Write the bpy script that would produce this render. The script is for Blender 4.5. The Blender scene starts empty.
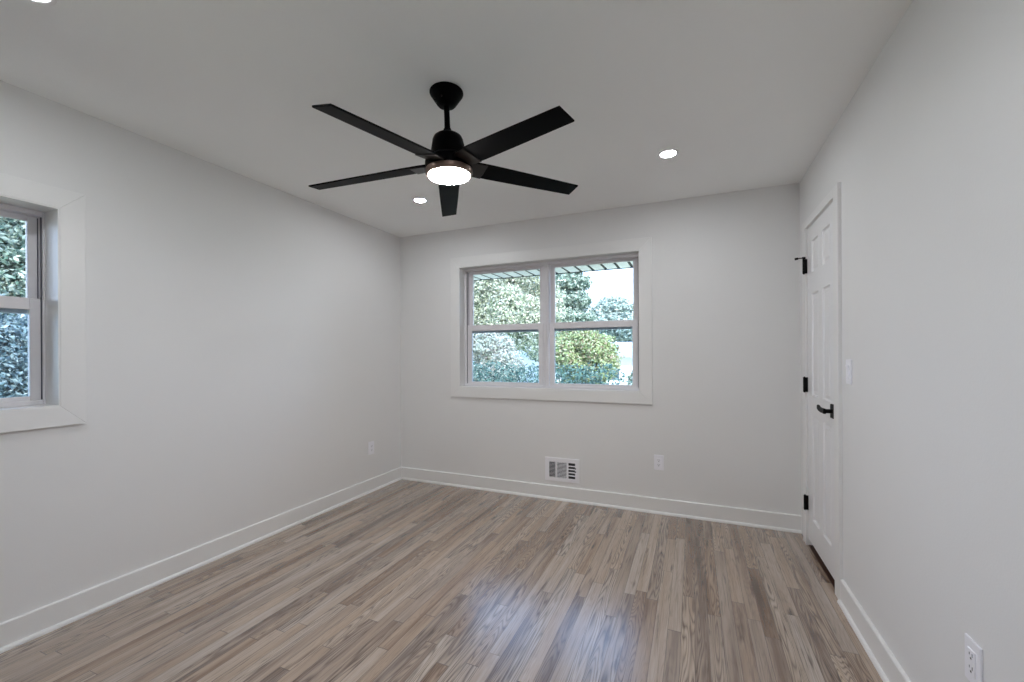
import bpy, bmesh, math, random
from mathutils import Vector, Matrix
PI = math.pi
rnd = random.Random(7)
SC = bpy.context.scene
COL = SC.collection

# ------------------------------------------------------------------ camera
YAW, ROLL, F, CY, CAM_H = 0.403234, -0.0051187, 425.378, 353.629, 1.25681
cam_d = bpy.data.cameras.new('camera')
cam = bpy.data.objects.new('camera', cam_d)
COL.objects.link(cam)
fw = Vector((-math.sin(YAW), math.cos(YAW), 0))
rt = Vector((math.cos(YAW), math.sin(YAW), 0))
up = Vector((0, 0, 1))
r3 = rt*math.cos(ROLL) + up*math.sin(ROLL)
u3 = -rt*math.sin(ROLL) + up*math.cos(ROLL)
M = Matrix((r3, u3, -fw)).transposed().to_4x4()
M.translation = (0, 0, CAM_H)
cam.matrix_world = M
cam_d.sensor_width = 36
cam_d.lens = F/1024*36
cam_d.shift_y = (CY-341)/1024
cam_d.clip_start = 0.02
cam_d.clip_end = 300
SC.camera = cam

# ------------------------------------------------------------------ world, sun, exposure
SC.view_settings.view_transform = 'Standard'
SC.view_settings.look = 'None'
SC.view_settings.exposure = 0.07
SC.view_settings.gamma = 1.0
SC.view_settings.use_curve_mapping = False
SKY = 4.3
world = bpy.data.worlds.new('sky')
SC.world = world
world.use_nodes = True
wn = world.node_tree.nodes
wl = world.node_tree.links
wn.clear()
wo = wn.new('ShaderNodeOutputWorld')
bg = wn.new('ShaderNodeBackground')
tc = wn.new('ShaderNodeTexCoord')
sx = wn.new('ShaderNodeSeparateXYZ')
rp = wn.new('ShaderNodeValToRGB')
wl.new(tc.outputs['Generated'], sx.inputs[0])
wl.new(sx.outputs['Z'], rp.inputs[0])
rp.color_ramp.elements[0].position = 0.0
rp.color_ramp.elements[0].color = (0.64, 0.78, 1.0, 1)
rp.color_ramp.elements[1].position = 0.75
rp.color_ramp.elements[1].color = (0.42, 0.60, 1.0, 1)
wl.new(rp.outputs[0], bg.inputs['Color'])
bg.inputs['Strength'].default_value = SKY
wl.new(bg.outputs[0], wo.inputs[0])

sd = bpy.data.lights.new('sun', 'SUN')
sd.energy = 10.0
sd.angle = 0.02
sd.color = (1.0, 0.95, 0.86)
sun = bpy.data.objects.new('sun', sd)
COL.objects.link(sun)
# the sun stands behind the house, to the right: the garden is lit from the front, the room gets no beam
sun.rotation_euler = Vector((-0.45, 0.62, -0.75)).to_track_quat('-Z', 'Y').to_euler()

CAN_L = 285.0      # radiance of a recessed lamp's lens
FAN_L = 135.0       # radiance of the fan's lens

SC.cycles.max_bounces = 12
SC.cycles.diffuse_bounces = 8
SC.cycles.sample_clamp_indirect = 6
SC.cycles.caustics_reflective = False
SC.cycles.caustics_refractive = False

# ------------------------------------------------------------------ room dimensions
XL, XR, YB, YR, H = -2.7262, 0.6851, 3.5193, -0.95, 2.44
WT = 0.15

# ------------------------------------------------------------------ materials
def mat(name, color=(0.8, 0.8, 0.8), rough=0.5, metal=0.0, spec=0.5, bump=0.0, bscale=200.0, vary=0.0, vscale=3.0):
    m = bpy.data.materials.new(name)
    m.use_nodes = True
    nt = m.node_tree
    b = nt.nodes['Principled BSDF']
    b.inputs['Base Color'].default_value = (*color, 1)
    b.inputs['Roughness'].default_value = rough
    b.inputs['Metallic'].default_value = metal
    b.inputs['Specular IOR Level'].default_value = spec
    t = nt.nodes.new('ShaderNodeTexCoord')
    if vary:
        n = nt.nodes.new('ShaderNodeTexNoise')
        n.inputs['Scale'].default_value = vscale
        n.inputs['Detail'].default_value = 3
        nt.links.new(t.outputs['Object'], n.inputs['Vector'])
        r = nt.nodes.new('ShaderNodeValToRGB')
        r.color_ramp.elements[0].position = 0.3
        r.color_ramp.elements[1].position = 0.7
        r.color_ramp.elements[0].color = (*[c*(1-vary) for c in color], 1)
        r.color_ramp.elements[1].color = (*[min(1, c*(1+vary)) for c in color], 1)
        nt.links.new(n.outputs['Fac'], r.inputs[0])
        nt.links.new(r.outputs[0], b.inputs['Base Color'])
    if bump:
        n = nt.nodes.new('ShaderNodeTexNoise')
        n.inputs['Scale'].default_value = bscale
        n.inputs['Detail'].default_value = 2
        nt.links.new(t.outputs['Object'], n.inputs['Vector'])
        bp = nt.nodes.new('ShaderNodeBump')
        bp.inputs['Strength'].default_value = bump
        bp.inputs['Distance'].default_value = 0.002
        nt.links.new(n.outputs['Fac'], bp.inputs['Height'])
        nt.links.new(bp.outputs[0], b.inputs['Normal'])
    return m

def emit(name, color, strength):
    m = bpy.data.materials.new(name)
    m.use_nodes = True
    nt = m.node_tree
    nt.nodes.clear()
    o = nt.nodes.new('ShaderNodeOutputMaterial')
    e = nt.nodes.new('ShaderNodeEmission')
    e.inputs['Color'].default_value = (*color, 1)
    e.inputs['Strength'].default_value = strength
    nt.links.new(e.outputs[0], o.inputs[0])
    return m

m_wall = mat('wall_paint', (0.795, 0.795, 0.793), 0.55, bump=0.15, bscale=160, spec=0.35, vary=0.008, vscale=1.5)
m_ceil = mat('ceiling_paint', (0.93, 0.94, 0.935), 0.8, bump=0.15, bscale=120, spec=0.2, vary=0.008, vscale=1.5)
m_trim = mat('trim_paint', (0.825, 0.825, 0.82), 0.32, spec=0.5, bump=0.03, bscale=60)
m_vinyl = mat('window_vinyl', (0.78, 0.77, 0.80), 0.35, bump=0.02, bscale=50)
m_track = mat('slot_shade_and_lever', (0.10, 0.10, 0.13), 0.5, bump=0.02)  # dark tone paints the shade in the sash slots; also the damper lever
m_door = mat('door_paint', (0.82, 0.82, 0.83), 0.30, bump=0.03, bscale=60)
m_plate = mat('plate_plastic', (0.90, 0.90, 0.95), 0.3, bump=0.01)
m_slot = mat('outlet_slot', (0.06, 0.06, 0.07), 0.6, bump=0.01)
m_vent = mat('vent_metal', (0.90, 0.90, 0.94), 0.35, bump=0.02)
m_duct_shade = mat('vent_duct_shade', (0.03, 0.03, 0.035), 0.7, bump=0.02)
m_black = mat('black_hardware', (0.002, 0.002, 0.0025), 0.5, spec=0.15, bump=0.02, bscale=90)
m_fan = mat('fan_black', (0.0015, 0.0015, 0.002), 0.45, spec=0.04, bump=0.02, bscale=150)
m_bronze = mat('fan_bronze', (0.22, 0.15, 0.12), 0.35, metal=0.6, bump=0.02)
m_glint_plate = mat('glint_plate_dark', (0.012, 0.009, 0.007), 0.38, spec=0.35, bump=0.01)
m_can = mat('downlight_trim', (0.85, 0.85, 0.85), 0.4, bump=0.01)
m_lamp = emit('downlight_lens', (0.94, 0.97, 1.0), CAN_L)
m_fanl = emit('fan_lens', (1.0, 0.965, 0.945), FAN_L)
m_thresh = mat('threshold_wood', (0.045, 0.016, 0.008), 0.6, vary=0.25, vscale=18)
m_closet = mat('closet_shade', (0.012, 0.007, 0.005), 0.9, vary=0.1)  # near-black colour stands for the lack of light in the closet
m_ext = mat('outside_siding', (0.45, 0.44, 0.42), 0.8, vary=0.05)
m_soffit = mat('soffit_board', (0.82, 0.86, 0.84), 0.6, vary=0.06, vscale=6)
m_gap = mat('soffit_groove', (0.02, 0.035, 0.035), 0.9, vary=0.1)

def glass_mat(name, tint):
    m = bpy.data.materials.new(name)
    m.use_nodes = True
    nt = m.node_tree
    nt.nodes.clear()
    o = nt.nodes.new('ShaderNodeOutputMaterial')
    tr = nt.nodes.new('ShaderNodeBsdfTransparent')
    tr.inputs[0].default_value = (*tint, 1)
    gl = nt.nodes.new('ShaderNodeBsdfGlossy')
    gl.inputs['Roughness'].default_value = 0.02
    mx = nt.nodes.new('ShaderNodeMixShader')
    fr = nt.nodes.new('ShaderNodeFresnel')
    fr.inputs['IOR'].default_value = 1.45
    nt.links.new(fr.outputs[0], mx.inputs[0])
    nt.links.new(tr.outputs[0], mx.inputs[1])
    nt.links.new(gl.outputs[0], mx.inputs[2])
    nt.links.new(mx.outputs[0], o.inputs[0])
    return m
m_glass = glass_mat('window_glass', (0.97, 0.99, 1.0))
m_glass_lo = glass_mat('window_glass_screened', (0.84, 0.91, 0.96))

def floor_mat():
    m = bpy.data.materials.new('oak_strip_floor')
    m.use_nodes = True
    nt = m.node_tree
    N, L = nt.nodes, nt.links
    b = N['Principled BSDF']
    tcn = N.new('ShaderNodeTexCoord')
    sp = N.new('ShaderNodeSeparateXYZ')
    L.new(tcn.outputs['Object'], sp.inputs[0])
    def mth(op, a, c=None, d=None):
        n = N.new('ShaderNodeMath'); n.operation = op
        for i, v in enumerate((a, c, d)):
            if v is None: continue
            if isinstance(v, (int, float)): n.inputs[i].default_value = v
            else: L.new(v, n.inputs[i])
        return n.outputs[0]
    def wn_(*v):
        n = N.new('ShaderNodeTexWhiteNoise'); n.noise_dimensions = '3D'
        c = N.new('ShaderNodeCombineXYZ')
        for i, q in enumerate(v):
            if isinstance(q, (int, float)): c.inputs[i].default_value = q
            else: L.new(q, c.inputs[i])
        L.new(c.outputs[0], n.inputs['Vector'])
        return n
    def noise(x, y, z, detail=2, rough=0.5):
        n = N.new('ShaderNodeTexNoise')
        n.inputs['Scale'].default_value = 1
        n.inputs['Detail'].default_value = detail
        n.inputs['Roughness'].default_value = rough
        c = N.new('ShaderNodeCombineXYZ')
        for i, q in enumerate((x, y, z)):
            if isinstance(q, (int, float)): c.inputs[i].default_value = q
            else: L.new(q, c.inputs[i])
        L.new(c.outputs[0], n.inputs['Vector'])
        return n.outputs['Fac']
    W = 0.057
    x, y = sp.outputs['X'], sp.outputs['Y']
    u = mth('DIVIDE', x, W)
    row = mth('FLOOR', u)
    fu = mth('FRACT', u)
    rr = wn_(row, 3.3, 1.0).outputs['Value']
    rr2 = wn_(row, 7.3, 5.0).outputs['Value']
    length = mth('MULTIPLY_ADD', rr, 1.1, 1.4)
    v = mth('DIVIDE', mth('MULTIPLY_ADD', rr2, 5.0, mth('ADD', y, 20)), length)
    colm = mth('FLOOR', v)
    fv = mth('FRACT', v)
    split = mth('MULTIPLY_ADD', wn_(row, colm, 9.0).outputs['Value'], 0.5, 0.25)
    sub = mth('GREATER_THAN', fv, split)
    wid = wn_(row, colm, mth('MULTIPLY_ADD', sub, 3.0, 1.5))
    pid = wid.outputs['Value']
    sc2 = N.new('ShaderNodeSeparateColor')
    L.new(wid.outputs['Color'], sc2.inputs[0])
    pid2, pid3 = sc2.outputs[1], sc2.outputs[2]
    # seams between strips and at the ends
    seam_u = mth('MAXIMUM', mth('LESS_THAN', fu, 0.022), mth('GREATER_THAN', fu, 0.978))
    e1 = mth('LESS_THAN', mth('MULTIPLY', mth('ABSOLUTE', mth('SUBTRACT', fv, split)), length), 0.0022)
    e2 = mth('LESS_THAN', mth('MULTIPLY', fv, length), 0.003)
    seam_v = mth('MAXIMUM', e1, e2)
    # tone of the strip
    rpn = N.new('ShaderNodeValToRGB')
    cr = rpn.color_ramp
    tones = [(0.0, (0.075, 0.043, 0.028)), (0.15, (0.170, 0.109, 0.075)), (0.38, (0.320, 0.235, 0.178)),
             (0.62, (0.415, 0.325, 0.256)), (0.85, (0.485, 0.396, 0.325)), (1.0, (0.53, 0.420, 0.315))]
    cr.elements[0].position, cr.elements[0].color = tones[0][0], (*tones[0][1], 1)
    cr.elements[1].position, cr.elements[1].color = tones[-1][0], (*tones[-1][1], 1)
    for p_, c_ in tones[1:-1]:
        e = cr.elements.new(p_); e.color = (*c_, 1)
    streak = noise(mth('MULTIPLY', x, 22.0), mth('MULTIPLY', y, 1.4), mth('MULTIPLY', pid2, 60.0), 4)
    tone = mth('ADD', mth('MULTIPLY_ADD', pid, 0.50, -0.30), mth('MULTIPLY', streak, 1.15))
    L.new(tone, rpn.inputs[0])
    # cathedral grain: contour lines of a long drawn noise, different on every strip
    big = noise(mth('MULTIPLY', x, 17.0), mth('MULTIPLY', y, 1.3), mth('MULTIPLY', pid, 90.0), 1.2, 0.45)
    amp = mth('MULTIPLY_ADD', pid3, 16.0, 13.0)
    ring = mth('FRACT', mth('MULTIPLY', big, amp))
    ringl = mth('POWER', mth('ABSOLUTE', mth('MULTIPLY_ADD', ring, 2.0, -1.0)), 1.8)
    strong = mth('MULTIPLY_ADD', mth('GREATER_THAN', pid2, 0.45), 0.75, 0.28)
    fine = noise(mth('MULTIPLY', x, 420.0), mth('MULTIPLY', y, 14.0), mth('MULTIPLY', pid, 30.0), 2, 0.6)
    finec = mth('MULTIPLY_ADD', fine, 0.5, -0.25)
    dark = mth('MULTIPLY_ADD', ringl, mth('MULTIPLY', strong, 0.62), finec)
    dark = mth('MAXIMUM', dark, 0.0)
    # thin dark pores and streaks drawn out along the strip
    thin = noise(mth('MULTIPLY', x, 150.0), mth('MULTIPLY', y, 3.2), mth('MULTIPLY', pid2, 77.0), 3, 0.65)
    tm = N.new('ShaderNodeMapRange')
    tm.inputs['From Min'].default_value = 0.52
    tm.inputs['From Max'].default_value = 0.72
    L.new(thin, tm.inputs['Value'])
    dark = mth('ADD', dark, mth('MULTIPLY', tm.outputs[0], 0.55))
    # mineral streaks and knots
    kn = noise(mth('MULTIPLY', x, 34.0), mth('MULTIPLY', y, 3.6), mth('MULTIPLY', pid3, 40.0), 2)
    knot = N.new('ShaderNodeMapRange')
    knot.inputs['From Min'].default_value = 0.63
    knot.inputs['From Max'].default_value = 0.76
    L.new(kn, knot.inputs['Value'])
    dark2 = mth('MINIMUM', mth('ADD', dark, mth('MULTIPLY', knot.outputs[0], 0.70)), 0.85)
    mx = N.new('ShaderNodeMix'); mx.data_type = 'RGBA'
    L.new(dark2, mx.inputs['Factor'])
    L.new(rpn.outputs[0], mx.inputs['A'])
    mx.inputs['B'].default_value = (0.062, 0.036, 0.025, 1)
    # hue drift: some strips greyer, some browner
    hs = N.new('ShaderNodeHueSaturation')
    L.new(mx.outputs['Result'], hs.inputs['Color'])
    L.new(mth('MULTIPLY_ADD', pid3, 0.35, 0.82), hs.inputs['Saturation'])
    mx2 = N.new('ShaderNodeMix'); mx2.data_type = 'RGBA'
    L.new(mth('MULTIPLY', mth('MAXIMUM', seam_u, seam_v), 0.55), mx2.inputs['Factor'])
    L.new(hs.outputs[0], mx2.inputs['A'])
    mx2.inputs['B'].default_value = (0.06, 0.042, 0.032, 1)
    L.new(mx2.outputs['Result'], b.inputs['Base Color'])
    L.new(mth('MULTIPLY_ADD', fine, 0.08, 0.20), b.inputs['Roughness'])
    b.inputs['Specular IOR Level'].default_value = 0.6
    b.inputs['Coat Weight'].default_value = 1.0
    b.inputs['Coat Roughness'].default_value = 0.25
    bp = N.new('ShaderNodeBump')
    bp.inputs['Strength'].default_value = 0.25
    bp.inputs['Distance'].default_value = 0.0008
    tilt = mth('MULTIPLY_ADD', mth('MULTIPLY', mth('SUBTRACT', pid2, 0.5), fu), 1.2, mth('MULTIPLY', ringl, -0.4))
    L.new(mth('SUBTRACT', tilt, mth('MULTIPLY', mth('MAXIMUM', seam_u, seam_v), 1.0)), bp.inputs['Height'])
    L.new(bp.outputs[0], b.inputs['Normal'])
    return m
m_floor = floor_mat()

def leaf_mat(name, cols, transl=0.3):
    m = bpy.data.materials.new(name)
    m.use_nodes = True
    nt = m.node_tree
    N, L = nt.nodes, nt.links
    N.clear()
    o = N.new('ShaderNodeOutputMaterial')
    g = N.new('ShaderNodeNewGeometry')
    r = N.new('ShaderNodeValToRGB')
    cols = [tuple(c*.82 for c in q) for q in cols]
    cr = r.color_ramp
    n = len(cols)
    cr.elements[0].color = (*cols[0], 1)
    cr.elements[1].color = (*cols[-1], 1)
    for i in range(1, n-1):
        e = cr.elements.new(i/(n-1)); e.color = (*cols[i], 1)
    L.new(g.outputs['Random Per Island'], r.inputs[0])
    d = N.new('ShaderNodeBsdfDiffuse')
    t = N.new('ShaderNodeBsdfTranslucent')
    mx = N.new('ShaderNodeMixShader')
    mx.inputs[0].default_value = transl
    L.new(r.outputs[0], d.inputs[0]); L.new(r.outputs[0], t.inputs[0])
    L.new(d.outputs[0], mx.inputs[1]); L.new(t.outputs[0], mx.inputs[2])
    L.new(mx.outputs[0], o.inputs[0])
    return m
m_bark = mat('bark', (0.12, 0.09, 0.07), 0.9, vary=0.3, vscale=12)

# ------------------------------------------------------------------ mesh helpers
class MB:
    def __init__(self): self.bm = bmesh.new()
    def box(self, x0, x1, y0, y1, z0, z1, bevel=0.0, seg=2):
        t = bmesh.new()
        bmesh.ops.create_cube(t, size=1.0)
        bmesh.ops.scale(t, vec=(abs(x1-x0), abs(y1-y0), abs(z1-z0)), verts=t.verts)
        bmesh.ops.translate(t, vec=((x0+x1)/2, (y0+y1)/2, (z0+z1)/2), verts=t.verts)
        if bevel:
            bmesh.ops.bevel(t, geom=list(t.edges), offset=bevel, segments=seg, affect='EDGES', profile=0.5)
        self.merge(t)
        return self
    def merge(self, t, mtx=None):
        if mtx is not None: bmesh.ops.transform(t, matrix=mtx, verts=t.verts)
        me = bpy.data.meshes.new('tmp'); t.to_mesh(me); t.free()
        self.bm.from_mesh(me); bpy.data.meshes.remove(me)
    def lathe(self, prof, n=40, mtx=None):
        """prof: (r, z) pairs from top to bottom, closed at r = 0"""
        t = bmesh.new()
        rings = []
        for r, z in prof:
            if r <= 1e-6: rings.append([t.verts.new((0, 0, z))])
            else: rings.append([t.verts.new((r*math.cos(2*PI*i/n), r*math.sin(2*PI*i/n), z)) for i in range(n)])
        for a, b in zip(rings, rings[1:]):
            for i in range(n):
                j = (i+1) % n
                if len(a) == 1 and len(b) == 1: continue
                if len(a) == 1: t.faces.new((a[0], b[j], b[i]))
                elif len(b) == 1: t.faces.new((a[i], a[j], b[0]))
                else: t.faces.new((a[i], a[j], b[j], b[i]))
        bmesh.ops.recalc_face_normals(t, faces=t.faces)
        self.merge(t, mtx)
        return self
    def tube(self, pts, r, n=12, r2=None):
        t = bmesh.new(); rings = []
        pts = [Vector(p) for p in pts]
        for k, p in enumerate(pts):
            d = (pts[min(k+1, len(pts)-1)] - pts[max(k-1, 0)]).normalized()
            a = d.orthogonal().normalized() if k == 0 else (rings_a - d*rings_a.dot(d)).normalized()
            rings_a = a
            b = d.cross(a)
            q = r if r2 is None else r + (r2-r)*k/(len(pts)-1)
            rings.append([t.verts.new(p + (a*math.cos(2*PI*i/n) + b*math.sin(2*PI*i/n))*q) for i in range(n)])
        for A, B in zip(rings, rings[1:]):
            for i in range(n):
                j = (i+1) % n
                t.faces.new((A[i], A[j], B[j], B[i]))
        t.faces.new(rings[0]); t.faces.new(rings[-1])
        bmesh.ops.recalc_face_normals(t, faces=t.faces)
        self.merge(t)
        return self
    def prism(self, prof, a0, a1, fn):
        """prof: closed 2D outline; fn(u, v, a) -> point; swept from a0 to a1"""
        t = bmesh.new()
        A = [t.verts.new(fn(u, v, a0)) for u, v in prof]
        B = [t.verts.new(fn(u, v, a1)) for u, v in prof]
        n = len(prof)
        for i in range(n):
            j = (i+1) % n
            t.faces.new((A[i], A[j], B[j], B[i]))
        t.faces.new(A); t.faces.new(B)
        bmesh.ops.recalc_face_normals(t, faces=t.faces)
        self.merge(t)
        return self
    def build(self, name, material, parent=None, smooth=False):
        me = bpy.data.meshes.new(name)
        self.bm.to_mesh(me); self.bm.free()
        me.materials.append(material)
        o = bpy.data.objects.new(name, me)
        COL.objects.link(o)
        if smooth:
            for p in me.polygons: p.use_smooth = True
            try: me.set_sharp_from_angle(angle=math.radians(35))
            except Exception: pass
        if parent is not None:
            o.parent = parent
            o.matrix_parent_inverse = Matrix.Translation(-world_loc(parent))
        return o

def world_loc(o):
    v = Vector(o.location)
    while o.parent is not None:
        v = v + o.matrix_parent_inverse.translation
        o = o.parent
        v = v + Vector(o.location)
    return v

def tag(o, label=None, cat=None, group=None, kind=None):
    if label: o['label'] = label
    if cat: o['category'] = cat
    if group: o['group'] = group
    if kind: o['kind'] = kind
    return o
def empty(name, loc=(0, 0, 0)):
    o = bpy.data.objects.new(name, None)
    o.location = loc
    o.empty_display_size = 0.1
    COL.objects.link(o)
    return o
def struct(o, label, cat):
    return tag(o, label, cat, kind='structure')
def copy_tree(o, parent=None):
    c = o.copy(); COL.objects.link(c)
    if parent is not None: c.parent = parent
    for ch in list(o.children): copy_tree(ch, c)
    return c

# ------------------------------------------------------------------ room shell
# window openings: back window on the wall at YB, left window on the wall at XL
BX0, BX1, BZ0, BZ1 = -2.036, -0.391, 0.945, 2.075
LY0, LY1, LZ0, LZ1 = -0.72, 0.995, 1.022, 1.945  # left opening widened out of view to admit more daylight
DY0, DY1, DZ1 = 2.684, 3.306, 2.062          # door opening in the right wall

struct(MB().box(XL-WT, XR+WT, YR-WT, YB+WT, -0.12, 0).build('floor', m_floor),
       'narrow grey-brown oak strip floor running towards the back window wall', 'floor')
struct(MB().box(XL-WT, XR+WT, YR-WT, YB+WT, H, H+0.16).build('ceiling', m_ceil),
       'smooth flat matte white ceiling with the fan hanging from it', 'ceiling')
w = MB()
w.box(XL-WT, BX0, YB, YB+WT, 0, H); w.box(BX1, XR+WT, YB, YB+WT, 0, H)
w.box(BX0, BX1, YB, YB+WT, 0, BZ0); w.box(BX0, BX1, YB, YB+WT, BZ1, H)
struct(w.build('wall_back', m_wall), 'white painted wall holding the double window and floor vent', 'wall')
w = MB()
w.box(XL-WT, XL, YR-WT, LY0, 0, H); w.box(XL-WT, XL, LY1, YB, 0, H)
w.box(XL-WT, XL, LY0, LY1, 0, LZ0); w.box(XL-WT, XL, LY0, LY1, LZ1, H)
struct(w.build('wall_left', m_wall), 'long white painted wall with a window cut by the picture edge', 'wall')
w = MB()
w.box(XR, XR+WT, YR-WT, DY0, 0, H); w.box(XR, XR+WT, DY1, YB, 0, H)
w.box(XR, XR+WT, DY0, DY1, DZ1, H)
struct(w.build('wall_right', m_wall), 'white painted wall holding the panel door and light switch', 'wall')
struct(MB().box(XL, XR, YR-WT, YR, 0, H).build('wall_rear', m_wall), 'white painted wall behind the camera', 'wall')

# baseboards with a shoe moulding
BH = 0.1184
bprof = [(0, 0), (0.014, 0), (0.014, BH-0.004), (0.010, BH), (0, BH)]
sprof = [(0.014, 0), (0.027, 0), (0.0265, 0.007), (0.0235, 0.013), (0.019, 0.017), (0.014, 0.018)]
def base(name, fn, a0, a1, s0, s1, label):
    b = MB().prism(bprof, a0, a1, fn).build(name, m_trim)
    struct(b, label, 'baseboard')
    MB().prism(sprof, s0, s1, fn).build('shoe_molding', m_trim, b)
base('baseboard_back', lambda u, v, a: (a, YB-u, v), XL, XR, XL+.027, XR, 'white baseboard under the double window with the vent')
base('baseboard_left', lambda u, v, a: (XL+u, a, v), YR+.014, YB-.014, YR+.014, YB-.0271, 'white baseboard running along the long left wall')
base('baseboard_right', lambda u, v, a: (XR-u, a, v), YR+.014, DY0-.079, YR+.014, DY0-.079, 'white baseboard running from the door casing towards the viewer')
base('baseboard_rear', lambda u, v, a: (a, YR+u, v), XL, XR, XL+.02, XR-.02, 'white baseboard on the wall behind the camera')

# ------------------------------------------------------------------ windows
def casing_frame(fn, a0, a1, z0, z1, wid, t=0.020, botw=None):
    """picture-frame casing with mitred corners around an opening; fn(a, d, z)"""
    bw = botw or wid
    m = MB()
    def board(outer, inner):
        # outer/inner: two points (a, z) each; a board with mitred ends
        t_ = bmesh.new()
        q = [outer[0], outer[1], inner[1], inner[0]]
        A = [t_.verts.new(fn(a, 0, z)) for a, z in q]
        B = [t_.verts.new(fn(a, t, z)) for a, z in q]
        for i in range(4):
            j = (i+1) % 4
            t_.faces.new((A[i], A[j], B[j], B[i]))
        t_.faces.new(A); f = t_.faces.new(B)
        bmesh.ops.recalc_face_normals(t_, faces=t_.faces)
        bmesh.ops.bevel(t_, geom=list(f.edges), offset=0.0022, segments=2, affect='EDGES', profile=0.5)
        m.merge(t_)
    O = [(a0-wid, z0-bw), (a1+wid, z0-bw), (a1+wid, z1+wid), (a0-wid, z1+wid)]
    I = [(a0, z0), (a1, z0), (a1, z1), (a0, z1)]
    for i in range(4):
        j = (i+1) % 4
        board((O[i], O[j]), (I[i], I[j]))
    return m

def ringbox(m, fn, a0, a1, z0, z1, d0, d1, wl_, wr_, wb, wt_, bevel=0.003):
    """rectangular ring (sash or frame) in the wall plane between depths d0 and d1"""
    def b(aa, ab, za, zb):
        p, q = fn(aa, d0, za), fn(ab, d1, zb)
        m.box(min(p[0], q[0]), max(p[0], q[0]), min(p[1], q[1]), max(p[1], q[1]), min(p[2], q[2]), max(p[2], q[2]), bevel)
    b(a0, a0+wl_, z0, z1); b(a1-wr_, a1, z0, z1)
    b(a0+wl_, a1-wr_, z0, z0+wb); b(a0+wl_, a1-wr_, z1-wt_, z1)

def hung_unit(root, fn, a0, a1, z0, z1, zm, dfront, stile=0.045, fr=0.028, tracks='LR', fl=None, frr=None):
    """a single-hung vinyl window unit: frame, upper sash, lower sash, each with its pane"""
    fl = fr if fl is None else fl
    frr = fr if frr is None else frr
    m = MB(); ringbox(m, fn, a0, a1, z0, z1, -dfront, -dfront-0.075, fl, frr, 0.022, 0.024)
    m.build('window_frame', m_vinyl, root)
    # dark strips beside the sashes, the slots' shade put into their colour
    for side in tracks:
        p, q = (a0+fl-0.0005, a0+fl+0.0035) if side == 'L' else (a1-frr-0.0035, a1-frr+0.0005)
        for d0, d1 in ((-.010, -.017), (-.046, -.052)):
            A, B = fn(p, -dfront+d0, z0+0.024), fn(q, -dfront+d1, z1-0.026)
            MB().box(min(A[0], B[0]), max(A[0], B[0]), min(A[1], B[1]), max(A[1], B[1]), min(A[2], B[2]), max(A[2], B[2])).build('sash_slot_shade', m_track, root)
    g = 0.0045
    # upper sash, further out
    m = MB(); ringbox(m, fn, a0+fl+g, a1-frr-g, zm-0.022, z1-0.022, -dfront-0.042, -dfront-0.066, stile-0.004, stile-0.004, 0.076, 0.026)
    up_ = m.build('upper_sash', m_vinyl, root)
    pane(fn, a0+fl+g+stile-0.010, a1-frr-g-stile+0.010, zm+0.052, z1-0.046, -dfront-0.054, m_glass, up_)
    # lower sash, nearer the room
    m = MB(); ringbox(m, fn, a0+fl+g, a1-frr-g, z0+0.010, zm+0.052, -dfront-0.010, -dfront-0.036, stile, stile, 0.032, 0.056)
    lo = m.build('lower_sash', m_vinyl, root)
    pane(fn, a0+fl+g+stile-0.002, a1-frr-g-stile+0.002, z0+0.040, zm-0.002, -dfront-0.023, m_glass_lo, lo)
def pane(fn, a0, a1, z0, z1, d, m_, parent):
    m = MB()
    A, B = fn(a0, d-0.002, z0), fn(a1, d+0.002, z1)
    m.box(min(A[0], B[0]), max(A[0], B[0]), min(A[1], B[1]), max(A[1], B[1]), z0, z1)
    o = m.build('glass_pane', m_, parent)
    return o

def liner(m, fn, a0, a1, z0, z1, depth, t=0.006):
    """jamb boards lining the opening from the casing to the vinyl frame"""
    def b(aa, ab, za, zb):
        p, q = fn(aa, 0.018, za), fn(ab, -depth, zb)
        m.box(min(p[0], q[0]), max(p[0], q[0]), min(p[1], q[1]), max(p[1], q[1]), min(p[2], q[2]), max(p[2], q[2]))
    b(a0, a0+t, z0, z1); b(a1-t, a1, z0, z1); b(a0+t, a1-t, z0, z0+t); b(a0+t, a1-t, z1-t, z1)

fB = lambda a, d, z: (a, YB-d, z)
win1 = empty('window_1', ((BX0+BX1)/2, YB, BZ0))
struct(win1, 'white double window with two side by side sashes in the back wall', 'window')
casing_frame(fB, BX0, BX1, BZ0, BZ1, 0.092, botw=0.094).build('window_casing', m_trim, win1)
lm = MB(); liner(lm, fB, BX0, BX1, BZ0, BZ1, 0.072); lm.build('window_jamb', m_trim, win1)
MC = -1.203
hung_unit(win1, fB, BX0+.006, MC-.006, BZ0+.006, BZ1-.006, 1.478, 0.072, stile=0.046, fr=0.024, frr=0.018, tracks='L')
hung_unit(win1, fB, MC+.006, BX1-.006, BZ0+.006, BZ1-.006, 1.478, 0.072, stile=0.046, fr=0.014, fl=0.018, tracks='R')
MB().box(MC-.006, MC+.006, YB+.066, YB+.146, BZ0+.006, BZ1-.006, 0.001).build('mullion', m_vinyl, win1)

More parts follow.
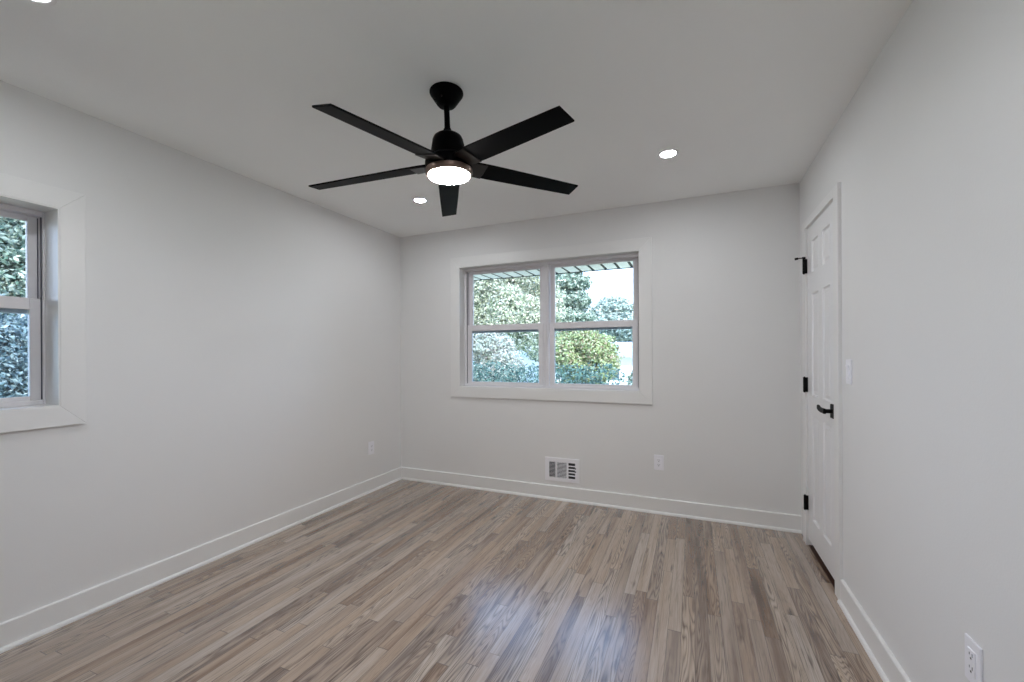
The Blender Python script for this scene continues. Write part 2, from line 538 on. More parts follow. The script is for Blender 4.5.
fL = lambda a, d, z: (XL+d, a, z)
win2 = empty('window_2', (XL, (LY0+LY1)/2, LZ0))
struct(win2, 'white hung window in the left wall, cut by the picture edge, with a unit added out of view', 'window')
casing_frame(fL, LY0, LY1, LZ0, LZ1, 0.092, botw=0.092).build('window_casing', m_trim, win2)
lm = MB(); liner(lm, fL, LY0, LY1, LZ0, LZ1, 0.112); lm.build('window_jamb', m_trim, win2)
WTL = WT
LM = (LY0+LY1)/2
hung_unit(win2, fL, LM+.006, LY1-.006, LZ0+.006, LZ1-.006, 1.476, 0.102, stile=0.036, fr=0.008)
hung_unit(win2, fL, LY0+.006, LM-.006, LZ0+.006, LZ1-.006, 1.476, 0.102, stile=0.036, fr=0.008)  # second unit, unseen, added for more cool daylight
MB().box(XL-.176, XL-.096, LM-.006, LM+.006, LZ0+.006, LZ1-.006, 0.001).build('mullion', m_vinyl, win2)

# ------------------------------------------------------------------ door in the right wall
door = empty('door_1', (XR, (DY0+DY1)/2, 0))
struct(door, 'white six-panel door with black hardware in the right wall', 'door')
CW = 0.074
m = MB()
m.box(XR-.016, XR, DY0-CW, DY0+.006, 0, DZ1+0.046, 0.002)
m.box(XR-.016, XR, DY1-.006, DY1+CW, 0, DZ1+0.046, 0.002)
m.box(XR-.016, XR, DY0+.006, DY1-.006, DZ1-.004, DZ1+0.046, 0.002)
m.build('door_casing', m_trim, door)
m = MB()
m.box(XR-.002, XR+WT, DY0, DY0+.006, 0, DZ1); m.box(XR-.002, XR+WT, DY1-.006, DY1, 0, DZ1); m.box(XR-.002, XR+WT, DY0+.006, DY1-.006, DZ1-.006, DZ1)
m.build('door_jamb', m_trim, door)
# leaf with six raised panels, face on the room side at X = FX
FX = XR-0.002
LYa, LYb, LZa, LZb = DY0+.009, DY1-.009, 0.046, DZ1-.010
LWd = LYb-LYa
def leaf():
    m = MB()
    st, cs = 0.105, 0.085
    pw = (LWd-2*st-cs)/2
    cols = [(LYa+st, LYa+st+pw), (LYb-st-pw, LYb-st)]
    rows = [(0.20, 0.86), (0.985, 1.625), (1.755, 1.955)]
    ys = sorted({LYa, LYb, *[v for c in cols for v in c]})
    zs = sorted({LZa, LZb, *[v for r in rows for v in r]})
    t = bmesh.new()
    # back slab
    vb = {}
    def V(x, y, z):
        k = (round(x, 5), round(y, 5), round(z, 5))
        if k not in vb: vb[k] = t.verts.new(k)
        return vb[k]
    for i in range(len(ys)-1):
        for j in range(len(zs)-1):
            y0, y1, z0, z1 = ys[i], ys[i+1], zs[j], zs[j+1]
            is_panel = (y0, y1) in cols and (z0, z1) in rows
            if not is_panel:
                t.faces.new((V(FX, y0, z0), V(FX, y1, z0), V(FX, y1, z1), V(FX, y0, z1)))
            else:
                steps = [(0, 0), (0.006, 0.010), (0.016, 0.0105), (0.034, 0.003)]
                for (i0, d0), (i1, d1) in zip(steps, steps[1:]):
                    a = [(y0+i0, z0+i0), (y1-i0, z0+i0), (y1-i0, z1-i0), (y0+i0, z1-i0)]
                    b = [(y0+i1, z0+i1), (y1-i1, z0+i1), (y1-i1, z1-i1), (y0+i1, z1-i1)]
                    for k in range(4):
                        l = (k+1) % 4
                        t.faces.new((V(FX+d0, *a[k]), V(FX+d0, *a[l]), V(FX+d1, *b[l]), V(FX+d1, *b[k])))
                i1, d1 = steps[-1]
                t.faces.new((V(FX+d1, y0+i1, z0+i1), V(FX+d1, y1-i1, z0+i1), V(FX+d1, y1-i1, z1-i1), V(FX+d1, y0+i1, z1-i1)))
    XBk = FX+0.035
    # the four edges follow the subdivided outline
    for i in range(len(ys)-1):
        for z in (LZa, LZb):
            t.faces.new((V(FX, ys[i], z), V(FX, ys[i+1], z), V(XBk, ys[i+1], z), V(XBk, ys[i], z)))
    for j in range(len(zs)-1):
        for y in (LYa, LYb):
            t.faces.new((V(FX, y, zs[j]), V(FX, y, zs[j+1]), V(XBk, y, zs[j+1]), V(XBk, y, zs[j])))
    bf = t.faces.new([V(XBk, y, z) for y, z in
        [(y, LZa) for y in ys] + [(LYb, z) for z in zs[1:]] + [(y, LZb) for y in reversed(ys[:-1])] + [(LYa, z) for z in reversed(zs[1:-1])]])
    bmesh.ops.recalc_face_normals(t, faces=t.faces)
    m.merge(t)
    return m.build('door_leaf', m_door, door)
leaf()
# hinges: knuckle barrel proud of the leaf, leaf plates let in beside it
HY = DY1-0.006
for k, (z0, z1) in enumerate(((0.232, 0.325), (0.998, 1.093), (1.768, 1.862))):
    m = MB()
    n = 5
    for i in range(n):
        a = z0+(z1-z0)*i/n; b = z0+(z1-z0)*(i+1)/n
        m.lathe([(0, b-.0006), (0.0078, b-.0006), (0.0078, a+.0006), (0, a+.0006)], 16, Matrix.Translation((XR-.0205, HY, 0)))
    m.lathe([(0, z1+.005), (.004, z1+.004), (.0055, z1), (.0055, z0), (.004, z0-.004), (0, z0-.005)], 14, Matrix.Translation((XR-.0205, HY, 0)))
    m.box(XR-.0205, XR-.0165, HY-.004, HY+.014, z0, z1, 0.0006, 1)
    m.box(XR-.0235, XR-.001, HY-.006, HY-.002, z0, z1)
    h = m.build('hinge', m_black, door, smooth=True)
    if k == 2:
        s = MB()
        zz = z1+.008
        s.tube([(XR-.0205, HY, zz-.006), (XR-.0205, HY, zz+.006)], 0.010, 16)
        s.tube([(XR-.026, HY, zz), (XR-.047, HY-.004, zz), (XR-.058, HY-.004, zz-.002)], 0.0035, 10)
        s.tube([(XR-.054, HY-.004, zz-.001), (XR-.070, HY-.006, zz-.004)], 0.0075, 16)
        s.tube([(XR-.030, HY, zz), (XR-.034, HY-.030, zz-.001)], 0.0032, 10)
        s.build('door_stop', m_black, h, smooth=True)
# lever handle on a square rose
hy, hz = LYa+.038, 0.943
m = MB()
m.box(FX-.011, FX, hy-.036, hy+.036, hz-.038, hz+.036, 0.002)
plate_o = m.build('door_handle', m_black, door)
m = MB()
m.tube([(FX-.009, hy, hz), (FX-.052, hy, hz)], 0.011, 20)
t = bmesh.new()
pts = [(hy-.014, hz), (hy+.02, hz), (hy+.06, hz-.001), (hy+.092, hz+.002), (hy+.118, hz+.010)]
hh = [0.014, 0.013, 0.0125, 0.012, 0.0115]
secs = []
for (y, z), h_ in zip(pts, hh):
    secs.append([t.verts.new((FX-.046-xx, y, z+zz)) for xx, zz in ((-.0065, -h_), (.0065, -h_), (.0065, h_), (-.0065, h_))])
for A, B in zip(secs, secs[1:]):
    for i in range(4):
        j = (i+1) % 4
        t.faces.new((A[i], A[j], B[j], B[i]))
t.faces.new(secs[0]); t.faces.new(secs[-1])
bmesh.ops.recalc_face_normals(t, faces=t.faces)
bmesh.ops.bevel(t, geom=list(t.edges), offset=0.002, segments=2, affect='EDGES')
m.merge(t)
m.build('lever', m_black, plate_o, smooth=True)
# under the door: wooden sill strip and closet, with shade put into their colours
struct(MB().box(XR-.001, XR+WT, DY0+.006, DY1-.006, 0.0, 0.004).build('trim_1', m_thresh), 'reddish-brown wooden threshold strip in the gap under the door', 'threshold')
cl = MB()
cl.box(XR+WT, XR+.75, DY0-.3, DY1+.2, -.02, 0.0); cl.box(XR+.75, XR+.79, DY0-.3, DY1+.2, -.02, H)
cl.box(XR+WT, XR+.75, DY0-.34, DY0-.3, -.02, H); cl.box(XR+WT, XR+.75, DY1+.2, DY1+.24, -.02, H)
cl.box(XR+WT, XR+.79, DY0-.34, DY1+.24, H, H+.04)
struct(cl.build('wall_closet', m_closet), 'closet interior behind the panel door, shade put into its dark colour', 'wall')

# ------------------------------------------------------------------ outlets, switch, vent
def outlet(name, fn, label, group='white duplex outlets on the walls'):
    """fn(a, d, z): a across, d out of the wall, z up, centred"""
    p0 = Vector(fn(0, 0, -.058))
    root = empty(name, p0)
    tag(root, label, 'electrical outlet', group)
    def B(m, a0, a1, z0, z1, d0, d1, bev):
        p, q = fn(a0, d0, z0), fn(a1, d1, z1)
        m.box(min(p[0], q[0]), max(p[0], q[0]), min(p[1], q[1]), max(p[1], q[1]), min(p[2], q[2]), max(p[2], q[2]), bev)
        return m
    B(MB(), -.036, .036, -.059, .059, 0, .006, .0025).build('cover_plate', m_plate, root)
    ins = B(MB(), -.0168, .0168, -.0335, .0335, .0055, .0085, .0012).build('receptacle', m_plate, root)
    for s in (-1, 1):
        m = MB()
        B(m, -.0075, -.0052, s*.0175-.001, s*.0175+.008, .008, .0089, 0)
        B(m, .0052, .0075, s*.0175-.0, s*.0175+.0065, .008, .0089, 0)
        B(m, -.0028, .0028, s*.0175-.0095, s*.0175-.0045, .008, .0089, 0)
        m.build('slots', m_slot, ins)
    return root
outlet('electrical_outlet', lambda a, d, z: (-0.2535+a, YB-d, 0.3975+z), 'white outlet on the back wall, right of the floor vent')
outlet('electrical_outlet', lambda a, d, z: (XL+d, 3.082-a, 0.398+z), 'white outlet low on the left wall near the far corner')
outlet('electrical_outlet', lambda a, d, z: (XR-d, 1.5225+a, 0.427+z), 'white outlet low on the right wall, nearest the viewer')

sw = empty('light_switch', (XR, 2.4975, 1.103))
tag(sw, 'white rocker light switch on the right wall beside the door casing', 'light switch')
MB().box(XR-.006, XR, 2.4615, 2.5335, 1.103, 1.221, .0025).build('cover_plate', m_plate, sw)
t = MB()
t.prism([(0, -.033), (.0085, -.033), (.0045, 0), (.0105, .033), (0, .033)], 2.4807, 2.5143, lambda u, v, a: (XR-.0055-u*0.7, a, 1.162+v))
t.build('rocker', m_plate, sw)

vx0, vx1, vz0, vz1 = -1.190, -0.889, 0.160, 0.359
vent = empty('air_vent', ((vx0+vx1)/2, YB, vz0))
tag(vent, 'white metal wall register with three louvre columns above the back baseboard', 'air vent')
def vcell(f0, f1): return vx0+(vx1-vx0)*f0, vx0+(vx1-vx0)*f1
cells = [vcell(.115, .305), vcell(.355, .635), vcell(.685, .885)]
cz0, cz1 = vz0+.030, vz1-.034
m = MB()
m.box(vx0, cells[0][0], YB-.009, YB-.0005, vz0, vz1); m.box(cells[2][1], vx1, YB-.009, YB-.0005, vz0, vz1)
m.box(cells[0][0], cells[2][1], YB-.009, YB-.0005, vz0, cz0); m.box(cells[0][0], cells[2][1], YB-.009, YB-.0005, cz1, vz1)
m.build('vent_frame', m_vent, vent)
for a, b in ((cells[0][1], cells[1][0]), (cells[1][1], cells[2][0])):
    MB().box(a, b, YB-.009, YB-.0005, cz0-.003, cz1+.003, .001).build('divider', m_vent, vent)
MB().box(cells[0][0]-.004, cells[2][1]+.004, YB-.0012, YB-.0002, cz0-.004, cz1+.004).build('duct_shade', m_duct_shade, vent)  # dark sheet on the wall, painting the shade inside the duct
def slat(xa, xb, z, ang, wd, n='louvre'):
    c, s = math.cos(ang), math.sin(ang)
    prof = [(-wd/2, -.0006), (wd/2, -.0006), (wd/2, .0006), (-wd/2, .0006)]
    m = MB().prism([(u*c-v*s, u*s+v*c) for u, v in prof], xa, xb, lambda u, v, a: (a, YB-.0052+u, z+v))
    m.build(n, m_vent, vent)
n = 12
for ci, ang, wd in ((0, .15, .0065), (1, .45, .0072)):
    for i in range(n):
        z = cz0+(cz1-cz0)*(i+.5)/n
        slat(cells[ci][0]-.001, cells[ci][1]+.001, z, ang, wd)
for i in range(1, 5):
    z = cz0+(cz1-cz0)*i/5
    slat(cells[2][0]-.001, cells[2][1]+.001, z, 1.2, .0085)
m = MB()
m.box(cells[2][1]-.004, cells[2][1]+.008, YB-.014, YB-.008, vz0+.088, vz0+.100, .0015)
m.box(cells[2][1]-.004, cells[2][1]+.008, YB-.014, YB-.008, vz0+.116, vz0+.128, .0015)
m.build('damper_lever', m_track, vent)

# ------------------------------------------------------------------ recessed ceiling lights
def downlight(x, y, label):
    r = empty('recessed_light', (x, y, H))
    tag(r, label, 'recessed light', 'round recessed lights in the ceiling')
    T = Matrix.Translation((x, y, 0))
    MB().lathe([(.052, H-.0005), (.062, H-.0005), (.0625, H-.003), (.059, H-.0052), (.045, H-.0050), (.0415, H-.0025), (.0415, H-.0005)], 40, T).build('light_trim', m_can, r, smooth=True)
    MB().lathe([(0, H-.0010), (.0410, H-.0010), (.0410, H-.0030), (0, H-.0036)], 40, T).build('light_lens', m_lamp, r, smooth=True)
    return r
downlight(-0.133, 2.690, 'glowing recessed light in the ceiling right of the fan, above the back window')
downlight(-1.926, 2.730, 'glowing recessed light in the ceiling seen just under the fan blades near the far corner')
downlight(-1.966, 0.652, 'recessed light at the top left edge of the picture, on the ceiling')
downlight(-0.133, 0.652, 'recessed light added for the right wall, nearest the door side, outside the picture above the viewer')  # fourth lamp guessed out of view, added to light the near right wall

# ------------------------------------------------------------------ ceiling fan
FXc, FYc = -1.019, 1.651
fan = empty('ceiling_fan', (FXc, FYc, H))
tag(fan, 'black five-blade ceiling fan with a lit round lamp, hung from a short rod', 'ceiling fan')
T = Matrix.Translation((FXc, FYc, 0))
# everything under the canopy hangs from the ball joint, leaning a touch
J = Matrix.Translation((FXc, FYc, 2.37)) @ Matrix.Rotation(math.radians(1.3), 4, 'X') @ Matrix.Rotation(math.radians(-1.4), 4, 'Y') @ Matrix.Translation((0, 0, -2.37))
MB().lathe([(0, H), (.072, H), (.0755, H-.004), (.0755, H-.010), (.073, H-.015), (.044, H-.058), (.039, H-.064), (.031, H-.068), (.013, H-.069), (0, H-.069)], 48, T).build('canopy', m_fan, fan, smooth=True)
MB().lathe([(0, 2.372), (.0128, 2.372), (.0128, 2.245), (0, 2.245)], 24, J).build('downrod', m_fan, fan, smooth=True)
MB().lathe([(0, 2.272), (.0165, 2.272), (.0185, 2.266), (.0200, 2.255), (.025, 2.246), (.030, 2.240), (0, 2.240)], 24, J).build('rod_collar', m_fan, fan, smooth=True)
motor = MB().lathe([(0, 2.248), (.030, 2.248), (.050, 2.243), (.062, 2.234), (.0685, 2.221), (.0715, 2.205), (.079, 2.160), (.0815, 2.145), (.090, 2.138), (.103, 2.128),
          (.1055, 2.118), (.1060, 2.098), (.1060, 2.086), (0, 2.086)], 56, J).build('motor_housing', m_fan, fan, smooth=True)
MB().lathe([(0, 2.087), (.1055, 2.087), (.1065, 2.080), (.1055, 2.072), (.1035, 2.064), (.0985, 2.0605), (.0945, 2.061), (0, 2.062)], 56, J).build('light_ring', m_bronze, fan, smooth=True)
MB().lathe([(0, 2.066), (.0925, 2.066), (.0925, 2.060), (.0910, 2.0565), (.084, 2.0545), (.06, 2.0535), (0, 2.053)], 56, J).build('light_lens', m_fanl, fan, smooth=True)
# screws on the canopy
for a in (-2.25, -1.45):
    c, s_ = math.cos(a), math.sin(a)
    MB().tube([(FXc+c*.050, FYc+s_*.050, H-.048), (FXc+c*.059, FYc+s_*.059, H-.052)], .004, 10).build('canopy_screw', m_black, fan, smooth=True)
# blades
BPH, BR, PITCH = math.radians(-22.6), 0.674, -0.1975
def blade_mesh():
    t = bmesh.new()
    # outline (radial, half width lead, half width trail)
    ol = [(0.085, 0.048, -0.048), (0.13, 0.052, -0.052), (0.20, 0.0535, -0.0535), (0.40, 0.0500, -0.0500), (0.60, 0.0450, -0.0450), (BR, 0.0432, -0.0432)]
    th = 0.0035
    top, bot = [], []
    for r, a, b in ol:
        top.append((t.verts.new((r, a, th)), t.verts.new((r, b, th))))
        bot.append((t.verts.new((r, a, -th)), t.verts.new((r, b, -th))))
    for i in range(len(ol)-1):
        t.faces.new((top[i][0], top[i+1][0], top[i+1][1], top[i][1]))
        t.faces.new((bot[i][0], bot[i][1], bot[i+1][1], bot[i+1][0]))
        for k in (0, 1): t.faces.new((top[i][k], top[i+1][k], bot[i+1][k], bot[i][k]))
    for i in (0, -1): t.faces.new((top[i][0], top[i][1], bot[i][1], bot[i][0]))
    bmesh.ops.recalc_face_normals(t, faces=t.faces)
    es = [e for e in t.edges if abs(e.verts[0].co.z-e.verts[1].co.z) > .001 or e.is_boundary or abs((e.verts[0].co-e.verts[1].co).length) > 0]
    sharp = [e for e in t.edges if e.calc_face_angle(0) > 0.6]
    bmesh.ops.bevel(t, geom=sharp, offset=0.0015, segments=2, affect='EDGES')
    return t
def glint_plate_mesh():  # plate added under the blade root, shaped to catch the lamp's glint
    t = bmesh.new()
    z0, z1 = -0.0075, -0.0032
    q = [(0.060, -.030), (0.060, .030), (0.118, .049), (0.170, .0525), (0.170, -.0525), (0.118, -.049)]
    A = [t.verts.new((x, y, z0)) for x, y in q]; B = [t.verts.new((x, y, z1)) for x, y in q]
    for i in range(6):
        j = (i+1) % 6
        t.faces.new((A[i], A[j], B[j], B[i]))
    t.faces.new(A); t.faces.new(B)
    bmesh.ops.recalc_face_normals(t, faces=t.faces)
    bmesh.ops.bevel(t, geom=list(t.edges), offset=0.001, segments=1, affect='EDGES')
    return t
for k in range(5):
    a = BPH + k*2*PI/5
    slope = 0.0142*math.cos(a) + 0.0571*math.sin(a)     # the rotor leans a little
    droop = math.atan((2.106-2.0718)/0.566)
    ang = math.atan(slope) - droop
    R = Matrix.Translation((-1.0088, 1.6527, 2.1120)) @ Matrix.Rotation(a, 4, 'Z') @ Matrix.Rotation(-ang, 4, 'Y') @ Matrix.Rotation(PITCH, 4, 'X')
    m = MB(); m.merge(blade_mesh(), R)
    bl = m.build('blade', m_fan, fan)
    m = MB(); m.merge(glint_plate_mesh(), R)
    m.build('glint_plate', m_glint_plate, bl)

# ------------------------------------------------------------------ outside: roof overhang, garden, houses
so = MB()
SY0, SY1, SZ = YB+WT, 4.20, 2.078
so.box(XL-1.2, XR+1.2, SY0, SY1, SZ+.006, SZ+.03)
sof = so.build('trim_2', m_gap)
struct(sof, 'dark grooves of the roof soffit above the back window outside', 'soffit')
sp_ = 0.1245
x = -0.547-0.004
nx = int((x-(XL-1.2))/sp_)
m = MB()
for i in range(-14, nx+1):
    xa = x - (i+1)*sp_ + 0.030; xb = x - i*sp_
    if xb > XR+1.2: continue
    m.box(xa, xb, SY0, SY1, SZ, SZ+.010, 0.001, 1)
struct(m.build('trim_3', m_soffit), 'pale soffit boards of the roof overhang seen through the back window', 'soffit')
struct(MB().box(XL-1.2, XR+1.2, SY1, SY1+.025, SZ-.004, SZ+.16, .002).build('trim_4', m_gap), 'dark fascia board at the edge of the roof overhang', 'fascia')
struct(MB().box(XL-1.3, XR+1.4, YR-1.9, SY1+.02, H+.17, H+.25).build('roof', m_ext), 'unseen flat roof slab over the room, carried out behind it to block the sun', 'roof')  # out of view; its rear overhang is shaped to keep the sun out

GZ = -0.75
m_lawn = mat('lawn', (0.46, 0.46, 0.32), 0.9, vary=0.25, vscale=1.2)
struct(MB().box(-60, 60, -60, 90, GZ-.2, GZ).build('ground', m_lawn), 'pale green lawn around the house', 'ground')

def to_world(px, py, Y=None, X=None):
    d = fw + r3*((px-512)/F) - u3*((py-CY)/F)
    s = Y/d.y if Y is not None else X/d.x
    return Vector((0, 0, CAM_H)) + d*s

def foliage(name, blobs, n, size, material, parent=None, seed=1, shell=0.55, droop=0.0, base_z=None):
    """leaf mesh: n leaf sprays scattered through ellipsoid blobs (centre, radii)"""
    rg = random.Random(seed)
    verts, faces = [], []
    vol = [b[1][0]*b[1][1]*b[1][2] for b in blobs]
    tot = sum(v**0.67 for v in vol)
    for (c, rad), v in zip(blobs, vol):
        k = int(n*v**0.67/tot)
        for _ in range(k):
            d = Vector((rg.gauss(0, 1), rg.gauss(0, 1), rg.gauss(0, 1))).normalized()
            f = shell + (1-shell)*rg.random()**0.6
            f *= 1 + 0.10*math.sin(d.x*7+c[0]*3)*math.sin(d.y*6+1)+0.08*math.sin(d.z*9+c[1])
            p = Vector((c[0]+d.x*rad[0]*f, c[1]+d.y*rad[1]*f, c[2]+d.z*rad[2]*f))
            if base_z is not None and p.z < base_z: p.z = base_z + rg.random()*0.1
            nrm = (d + Vector((rg.gauss(0, .7), rg.gauss(0, .7), rg.gauss(0, .7)+0.3))).normalized()
            a = nrm.orthogonal().normalized()
            a = (Matrix.Rotation(rg.random()*2*PI, 3, nrm) @ a)
            b = nrm.cross(a)
            s = size*(0.6+0.9*rg.random())
            i = len(verts)
            verts += [p-a*s, p-b*s*.45-nrm*s*.08, p+a*s, p+b*s*.45-nrm*s*.08]
            faces.append((i, i+1, i+2, i+3))
    me = bpy.data.meshes.new(name)
    me.from_pydata([tuple(v) for v in verts], [], faces)
    me.materials.append(material)
    o = bpy.data.objects.new(name, me)
    COL.objects.link(o)
    if parent is not None:
        o.parent = parent
        o.matrix_parent_inverse = Matrix.Translation(-world_loc(parent))
    return o

def blobs_in(c, R, n, seed, sub=0.45, flat=1.0):
    rg = random.Random(seed)
    out = []
    for i in range(n):
        d = Vector((rg.gauss(0, 1), rg.gauss(0, 1), rg.gauss(0, 1))).normalized()*(rg.random()**0.4)*0.72
        s = sub*(0.75+0.5*rg.random())
        out.append(((c[0]+d.x*R[0], c[1]+d.y*R[1], c[2]+d.z*R[2]), (R[0]*s, R[1]*s, R[2]*s*flat)))
    return out

def tree(name, base, c, R, n, size, material, label, cat='tree', seed=1, nb=16, sub=0.42, trunk=0.14, branches=6, group=None, extra=None):
    root = empty(name, base)
    if name == 'distant_tree': group = 'distant trees behind the garden'
    if name == 'broadleaf_tree': group = 'broadleaf trees behind the garden'
    if name == 'garden_tree': group = 'trees outside the left window'
    tag(root, label, cat, group)
    bl = blobs_in(c, R, nb, seed, sub)
    if extra: bl += extra
    foliage('foliage', bl, n, size, material, root, seed)
    m = MB()
    b = Vector(base); top = Vector((c[0], c[1], c[2]+R[2]*.5))
    m.tube([b, b.lerp(top, .3)+Vector((.05, 0, 0)), b.lerp(top, .65)+Vector((-.06, .05, 0)), top], trunk, 10, trunk*.3)
    rg = random.Random(seed+5)
    for i in range(branches):
        q = bl[i % len(bl)][0]
        s = b.lerp(top, 0.25+0.5*rg.random())
        m.tube([s, s.lerp(Vector(q), .5)+Vector((0, 0, -.06)), Vector(q)], trunk*.4, 7, trunk*.1)
    m.build('trunk', m_bark, root, smooth=True)
    return root

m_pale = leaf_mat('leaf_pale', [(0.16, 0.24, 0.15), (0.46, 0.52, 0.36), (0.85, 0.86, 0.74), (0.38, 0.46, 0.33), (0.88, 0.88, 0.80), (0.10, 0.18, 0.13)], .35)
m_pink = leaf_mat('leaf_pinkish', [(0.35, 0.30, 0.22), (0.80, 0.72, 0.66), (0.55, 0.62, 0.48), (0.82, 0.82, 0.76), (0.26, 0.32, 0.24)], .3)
m_conif = leaf_mat('leaf_conifer', [(0.08, 0.16, 0.12), (0.28, 0.38, 0.32), (0.52, 0.62, 0.54), (0.18, 0.28, 0.22), (0.66, 0.74, 0.66), (0.06, 0.12, 0.10)], .25)
m_teal = leaf_mat('leaf_hedge', [(0.10, 0.20, 0.17), (0.24, 0.36, 0.31), (0.05, 0.12, 0.10), (0.38, 0.48, 0.42)], .25)
m_shrub = leaf_mat('leaf_shrub', [(0.30, 0.40, 0.14), (0.62, 0.70, 0.36), (0.45, 0.30, 0.22), (0.74, 0.80, 0.50), (0.34, 0.46, 0.22)], .3)
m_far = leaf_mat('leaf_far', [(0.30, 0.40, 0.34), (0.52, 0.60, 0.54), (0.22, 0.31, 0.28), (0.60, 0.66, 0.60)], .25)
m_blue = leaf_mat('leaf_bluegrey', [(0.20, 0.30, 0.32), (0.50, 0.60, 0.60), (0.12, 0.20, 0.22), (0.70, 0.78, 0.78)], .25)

# hedge close under the back window
def row_blobs(x0, x1, y, z, r, step, seed, base=GZ):
    rg = random.Random(seed); out = []
    x = x0
    while x <= x1:
        out.append(((x, y+rg.uniform(-.1, .1), z+rg.uniform(-.05, .05)-r*.9), (r*rg.uniform(.9, 1.15), r, r)))
        x += step
    return out
hp0, hp1 = to_world(470, 369, Y=6.2), to_world(610, 371, Y=6.2)
hed = empty('hedge', (hp0.x+1, 6.2, GZ))
tag(hed, 'dark blue-green clipped hedge below the back window outside', 'hedge')
foliage('foliage', row_blobs(hp0.x-.8, hp1.x-.1, 6.2, hp0.z, .55, .42, 3) + row_blobs(hp0.x-.8, hp1.x-.1, 6.3, hp0.z-.75, .65, .5, 4), 44000, .026, m_teal, hed, 11, shell=.7)
# round yellow-green shrub in the right half of the window
sc_ = to_world(584, 352, Y=8.0)
tree('round_shrub', (sc_.x, 8.0, GZ), (sc_.x, 8.0, sc_.z-.15), (.62, .6, .62), 30000, .030, m_shrub,
     'round yellow-green shrub behind the hedge, in the right half of the back window', 'shrub', 21, nb=20, sub=.5, trunk=.05)
# pinkish shrub mass in the left half
sc_ = to_world(495, 352, Y=9.5)
tree('flowering_shrub', (sc_.x, 9.5, GZ), (sc_.x, 9.5, sc_.z-.2), (.75, .8, .85), 30000, .036, m_pink,
     'pale pinkish shrub behind the hedge, in the left half of the back window', 'shrub', 31, nb=18, sub=.48, trunk=.05)
# small bright shrub at the lower right corner of the view
sc_ = to_world(624, 379, Y=6.6)
tree('low_shrub', (sc_.x+.2, 7.3, GZ), (sc_.x+.2, 7.3, sc_.z-.22), (.30, .3, .36), 6000, .034, m_pale,
     'small pale green shrub at the right end of the hedge', 'shrub', 41, nb=8, sub=.5, trunk=.03)
# broad pale tree filling the left half
sc_ = to_world(503, 296, Y=15)
tree('broadleaf_tree', (sc_.x, 15, GZ), (sc_.x, 15, sc_.z), (2.3, 2.0, 2.6), 80000, .055, m_pale,
     'large pale yellow-green tree filling the left half of the back window', 'tree', 51, nb=34, sub=.36, trunk=.2, branches=12)
sc_ = to_world(470, 300, Y=17)
tree('broadleaf_tree', (sc_.x, 17, GZ), (sc_.x-.6, 17, sc_.z+.6), (1.9, 1.9, 2.4), 20000, .095, m_pale,
     'pale tree at the far left of the back window, partly hidden by the frame', 'tree', 56, nb=22, sub=.38, trunk=.2, branches=8)
# dark tall conifer right of the mullion
sc_ = to_world(564, 292, Y=20)
ex = []
for i in range(9):
    zz = sc_.z-3.0+i*0.85
    rr_ = 1.75-0.11*i
    for j in range(5):
        a = j*1.257+i*.7
        ex.append(((sc_.x+math.cos(a)*rr_*.55, 20+math.sin(a)*rr_*.55, zz), (rr_*.5, rr_*.5, .42)))
tree('conifer_tree', (sc_.x, 20, GZ), (sc_.x, 20, sc_.z-.5), (1.0, 1.0, 3.4), 50000, .080, m_conif,
     'tall dark green conifer just right of the window mullion', 'tree', 61, nb=10, sub=.35, trunk=.2, branches=10, extra=ex)
# far trees below the open sky
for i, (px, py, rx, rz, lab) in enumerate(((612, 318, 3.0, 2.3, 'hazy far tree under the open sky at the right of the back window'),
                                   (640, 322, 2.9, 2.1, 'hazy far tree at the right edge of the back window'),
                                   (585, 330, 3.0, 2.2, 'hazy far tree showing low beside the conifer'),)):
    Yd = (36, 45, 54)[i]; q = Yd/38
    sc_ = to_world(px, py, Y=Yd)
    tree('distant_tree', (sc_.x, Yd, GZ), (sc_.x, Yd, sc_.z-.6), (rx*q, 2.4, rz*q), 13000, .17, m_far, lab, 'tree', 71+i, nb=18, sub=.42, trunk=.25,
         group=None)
# background tree line, far behind
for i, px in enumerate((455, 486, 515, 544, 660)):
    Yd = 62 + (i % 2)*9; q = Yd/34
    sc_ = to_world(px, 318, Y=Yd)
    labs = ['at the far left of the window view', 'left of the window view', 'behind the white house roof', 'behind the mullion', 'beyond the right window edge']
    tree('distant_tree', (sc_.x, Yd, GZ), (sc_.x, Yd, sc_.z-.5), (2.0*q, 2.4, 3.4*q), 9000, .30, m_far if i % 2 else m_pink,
         'pale distant tree ' + labs[i], 'tree', 91+i, nb=16, sub=.42, trunk=.2)
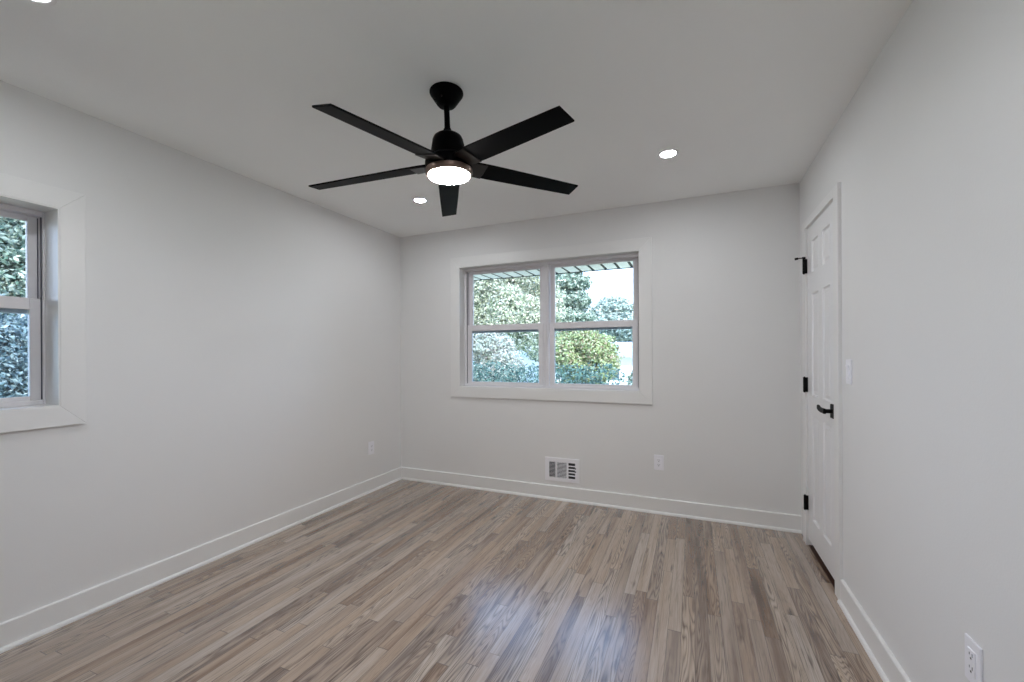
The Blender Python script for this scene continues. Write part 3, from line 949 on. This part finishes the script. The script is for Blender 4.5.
# neighbours
m_hw = mat('house_wall', (0.86, 0.86, 0.88), 0.7, vary=0.03)
m_hr = mat('house_roof', (0.42, 0.46, 0.56), 0.8, vary=0.08, vscale=5)
m_hr2 = mat('house_roof_pale', (0.62, 0.70, 0.84), 0.8, vary=0.06, vscale=5)
m_hwin = mat('house_window', (0.10, 0.12, 0.15), 0.2, vary=0.05)
def house(name, px0, px1, py_eave, py_ridge, Y, roofm, label, wins=(0.35, 0.7)):
    a, b = to_world(px0, py_eave, Y=Y), to_world(px1, py_eave, Y=Y)
    e, rz = a.z, to_world((px0+px1)/2, py_ridge, Y=Y+3).z
    root = empty(name, ((a.x+b.x)/2, Y, GZ)); tag(root, label, 'house', 'neighbouring houses')
    MB().box(a.x+.3, b.x-.3, Y, Y+6, GZ, e, .01).build('house_wall', m_hw, root)
    m = MB()
    m.prism([(Y-.4, e-.05), (Y+3, rz), (Y+6.4, e-.05), (Y+6.4, e+.08), (Y+3, rz+.14), (Y-.4, e+.08)], a.x, b.x, lambda u, v, x_: (x_, u, v))
    m.build('house_roof', roofm, root)
    for f in wins:
        xw = a.x+(b.x-a.x)*f
        MB().box(xw-.5, xw+.5, Y-.03, Y+.02, e-1.3, e-.35, .01).build('house_window', m_hwin, root)
    return root
house('house', 600, 690, 356.5, 344, 24, m_hr, 'white neighbouring house with a blue-grey roof at the right of the back window', (.12, .75))
house('house', 512, 548, 356, 346.5, 26, m_hr2, 'white neighbouring house with a pale roof behind the pinkish shrub', ())

# trees outside the left window
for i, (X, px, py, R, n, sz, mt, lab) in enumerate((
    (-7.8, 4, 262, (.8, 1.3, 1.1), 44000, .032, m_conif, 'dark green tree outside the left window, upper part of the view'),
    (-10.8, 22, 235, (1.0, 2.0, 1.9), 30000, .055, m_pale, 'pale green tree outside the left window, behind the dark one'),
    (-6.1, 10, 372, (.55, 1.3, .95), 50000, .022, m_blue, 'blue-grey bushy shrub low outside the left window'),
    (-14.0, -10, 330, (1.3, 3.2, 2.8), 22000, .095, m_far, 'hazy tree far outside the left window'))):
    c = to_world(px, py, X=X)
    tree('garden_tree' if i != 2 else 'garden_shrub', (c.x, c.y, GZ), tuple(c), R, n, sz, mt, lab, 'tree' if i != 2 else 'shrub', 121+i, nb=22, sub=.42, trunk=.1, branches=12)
